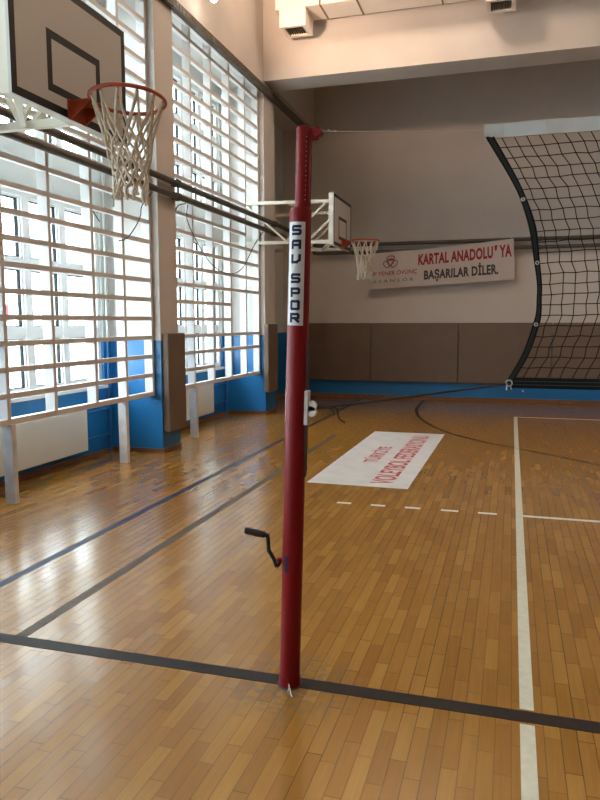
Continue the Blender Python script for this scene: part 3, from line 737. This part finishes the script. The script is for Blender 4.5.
# ------------------------------------------------------------------ banner on the far wall
bo = Vector((-1.48, 11.035, 2.60))
bn_ = thing('wall_banner', 'white cloth banner with red and black lettering hung from the pipes on the far wall', 'banner', bo)
TL, TR, BL, BR = Vector((-2.80, 0, 2.845)), Vector((-.112, 0, 3.045)), Vector((-2.835, 0, 2.155)), Vector((-.075, 0, 2.300))
def bpt(u, v, dy=0.0):
    top = TL + (TR - TL) * u; bot = BL + (BR - BL) * u; p = bot + (top - bot) * v
    p.z += -.035 * math.sin(PI * u) ** 2 * v * (1 - .0) * .6
    w = .012 * math.sin(u * 19) * (.3 + .7 * v) * .5 + .006 * math.sin(u * 31 + v * 4)
    return Vector((p.x - bo.x, 11.035 + w - dy - bo.y, p.z - bo.z))
mb = MB(); NU, NV = 60, 10; v = [bpt(i / NU, j / NV) for j in range(NV + 1) for i in range(NU + 1)]
v2 = [p + Vector((0, .003, 0)) for p in v]; nn = len(v)
fs = [(j * (NU + 1) + i, j * (NU + 1) + i + 1, (j + 1) * (NU + 1) + i + 1, (j + 1) * (NU + 1) + i) for j in range(NV) for i in range(NU)]
mb.add(v + v2, fs + [tuple(nn + q for q in f_[::-1]) for f_ in fs], True); cloth = mb.build('cloth', M['banner'], bn_)
def btext(text, u0, v0, u1, v1, m, off=.0, sp=1.0):
    vs_, fs_ = glyph_mesh(text, 1, 1, off, sp)
    mb = MB(); mb.add([bpt(u0 + (u1 - u0) * p.x, v0 + (v1 - v0) * p.y, .004) for p in vs_], fs_); return mb.build('lettering', m, cloth)
btext('KARTAL ANADOLU', .352, .57, .862, .875, M['bred'], .042, 1.06)
btext('YA', .903, .57, .985, .875, M['bred'], .042, 1.06)
mb = MB(); mb.add([bpt(.874, .75, .004), bpt(.886, .75, .004), bpt(.892, .885, .004), bpt(.872, .885, .004)], [(0, 1, 2, 3)]); mb.build('lettering', M['bred'], cloth)
btext('BAŞARILAR DİLER.', .395, .10, .895, .50, M['bgrey'], .042, 1.06)
btext('ÜP YENER ÖVÜNÇ', .012, .335, .345, .50, M['bred'], .012, 1.0)
btext('ASANSÖR', .03, .16, .325, .27, M['bmid'], .012, 1.5)
mb = MB()
def bring(pl, w, cur):
    mb.cur = cur; n = len(pl); v = []
    for i, p in enumerate(pl):
        a_ = Vector(pl[(i - 1) % n]); b_ = Vector(pl[(i + 1) % n]); d = (b_ - a_); d = Vector((d.x * 4, d.y)).normalized(); nn_ = Vector((-d.y / 4, d.x)) * w
        for s in (1, -1): v.append(bpt(p[0] + nn_.x * s, p[1] + nn_.y * s, .0045))
    mb.add(v, [(2 * i, 2 * i + 1, (2 * i + 3) % (2 * n), (2 * i + 2) % (2 * n)) for i in range(n)])
# emblem: three rounded lobes of grey round a red drop
cx_, cy_ = .155, .72
for ang in (90, 210, 330):
    ca = math.radians(ang); pl = []
    for k in range(16):
        a_ = 2 * PI * k / 16; q = Vector((.10 * math.cos(a_), .06 * math.sin(a_))); q.rotate(Matrix.Rotation(ca + PI / 2, 2))
        pl.append((cx_ + (q.x + math.cos(ca) * .11) / 4 * 1.2, cy_ + q.y + math.sin(ca) * .11))
    bring(pl, .015, 0)
bring([(cx_ - .022, cy_ + .07), (cx_, cy_ + .09), (cx_ + .022, cy_ + .07), (cx_ + .018, cy_ - .02), (cx_ - .004, cy_ - .12), (cx_ - .018, cy_ - .02)], .020, 1)
mb.build('emblem', [M['bmid'], M['bred']], cloth)
for (u_, v_) in ((.02, .97), (.985, .97)):
    p = bpt(u_, v_); MB().tube([p, p + Vector((0, .01, .03)), Vector((p.x, .065, p.z + .05))], .006, 6).build('tie', M['galv'], bn_)

# ------------------------------------------------------------------ vinyl sheet on the floor
dc = thing('floor_decal', 'white vinyl sheet with red lettering stuck on the parquet', 'floor sticker', (-1.43, 5.24, 0))
dc.rotation_euler = (0, 0, -.0115)
sheet = MB().box(-.482, .480, 3.602 - 5.24, 6.893 - 5.24, .0002, .0022).build('sheet', M['decal'], dc)
def ftext(text, xtop, xbot, y0, y1, off=0):
    vs_, fs_ = glyph_mesh(text, y1 - y0, xbot - xtop, off)
    mb = MB(); mb.add([Vector((xbot - p.y + 1.43, y0 + p.x - 5.24, .0026)) for p in vs_], fs_); mb.build('lettering', M['dred'], sheet)
ftext('TÜRKİYE', -1.665, -1.455, 4.72, 5.72, .02)
ftext('VOLEYBOL FEDERASYONU', -1.335, -1.115, 3.74, 6.66, .02)

# ------------------------------------------------------------------ air duct under the ceiling, floodlights
dt = thing('air_duct', 'white rectangular ventilation duct hung along the ceiling beam', 'air duct', (-3.5, 7.85, 6.07))
MB().box(-.06, 13.3, -.25, .25, 0, .5).build('duct_run', M['duct'], dt)
for x in (.60, 1.14, 2.3, 3.46, 4.6, 5.8): MB().box(x, x + .025, -.258, .258, -.008, .5).build('joint', M['seam'], dt)
for x in (0.0, 2.93, 5.85):
    b_ = MB(); x0, x1 = x, x + .395
    b_.box(x0, x0 + .06, -.25, .17, -.25, -.002); b_.box(x1 - .06, x1, -.25, .17, -.25, -.002)
    b_.box(x0 + .06, x1 - .06, -.25, -.19, -.25, -.002); b_.box(x0 + .06, x1 - .06, .11, .17, -.25, -.002)
    ob = b_.build('outlet_box', M['duct'], dt)
    g_ = MB()
    for k in range(8): g_.bar((x0 + .07 + k * .036, -.19, -.215), (x0 + .07 + k * .036, .11, -.215), .008, .03)
    g_.box(x0 + .06, x1 - .06, -.19, .11, -.15, -.14)
    g_.build('grille', M['grille'], ob)

def floodlight(label, loc):
    t = thing('wall_lamp', label, 'lamp', loc, None)
    MB().tube([(0, 0, .03), (0, 0, .06), (0, 0, .12), (0, 0, .20)], [.12, .11, .07, .035], 24).build('shade', M['shade'], t)
    MB().tube([(0, 0, .20), (0, 0, .30), (-.08, 0, .36), (XC - loc[0] + .001, 0, .36)], .014, 10).build('bracket', M['shade'], t)
    mb = MB(); mb.tube([(0, 0, .02), (0, 0, .0), (0, 0, -.03), (0, 0, -.055), (0, 0, -.065)], [.03, .04, .045, .03, .008], 16); mb.build('bulb', M['bulb'], t)
    return t
LP = (-3.69, 5.63, 5.455)
floodlight('glowing wall lamp at the top edge above the window screen', LP)

# ------------------------------------------------------------------ outdoors beyond the windows
struct(MB().box(-60, -4.96, -40, 90, -.9, -.8).build('trim_8', M['ground']), 'pale paving outside the windows')
t = thing('building', 'pale building with a red band seen through the windows', 'building', (-24, 27, -.8))
MB().box(-3, 3, -14, 12, 0, 9).build('wall', M['bld'], t)
MB().box(3, 3.05, -14, -4, 2.4, 3.1).build('red_band', M['bldred'], t)
for k in range(7): MB().box(3, 3.03, -12 + k * 3.2, -10.6 + k * 3.2, 4.6, 6.2).build('window', M['bldblue'], t)
t = thing('kiosk', 'low blue block outdoors seen through the windows between the pillars', 'kiosk', (-13, 24, -.8))
MB().box(-1, 1, -3, 3, 0, 2.1).build('panel', M['bldblue'], t); MB().box(-1.15, 1.15, -3.15, 3.15, 2.1, 2.3).build('roof', M['bld'], t)

# ------------------------------------------------------------------ light
w = bpy.data.worlds.new('overcast'); S.world = w; w.use_nodes = True
bg = w.node_tree.nodes['Background']; bg.inputs['Color'].default_value = (.84, .95, 1.0, 1); bg.inputs['Strength'].default_value = 19.0
def lamp(name, loc, power, col, kind='POINT', r=.12, aim=None, cone=150, blend=.6):
    ld = bpy.data.lights.new(name, kind); ld.energy = power; ld.color = col
    ld.shadow_soft_size = r
    if kind == 'SPOT': ld.spot_size = math.radians(cone); ld.spot_blend = blend
    lo = bpy.data.objects.new(name, ld); C.objects.link(lo); lo.location = loc
    if aim: lo.rotation_euler = (Vector(aim) - Vector(loc)).to_track_quat('-Z', 'Y').to_euler()
    return lo
WARM = (1, .66, .44)
lamp('wall_lamp_light', (LP[0] + .06, LP[1] + .04, LP[2] - .06), 330, WARM, 'SPOT', .07, (-2.3, 8.2, 6.8), 92, .8)
for x, y in ((-1.2, 6.2), (5.6, 6.2), (.6, -.5), (6.6, -.5), (.6, -6.5)):
    lamp('hall_lamp_light', (x, y, 6.8), 150 if y > 0 else 60, (1, .76, .56), 'POINT', .2)

vs_ = S.view_settings; vs_.view_transform = 'Standard'; vs_.look = 'None'; vs_.gamma = 1; vs_.use_curve_mapping = False
vs_.exposure = 0.0
S.cycles.use_denoising = True; S.cycles.denoising_prefilter = 'NONE'; S.cycles.denoising_quality = 'HIGH'
S.cycles.max_bounces = 10; S.cycles.diffuse_bounces = 6; S.cycles.transparent_max_bounces = 12
S.cycles.caustics_reflective = False; S.cycles.caustics_refractive = False
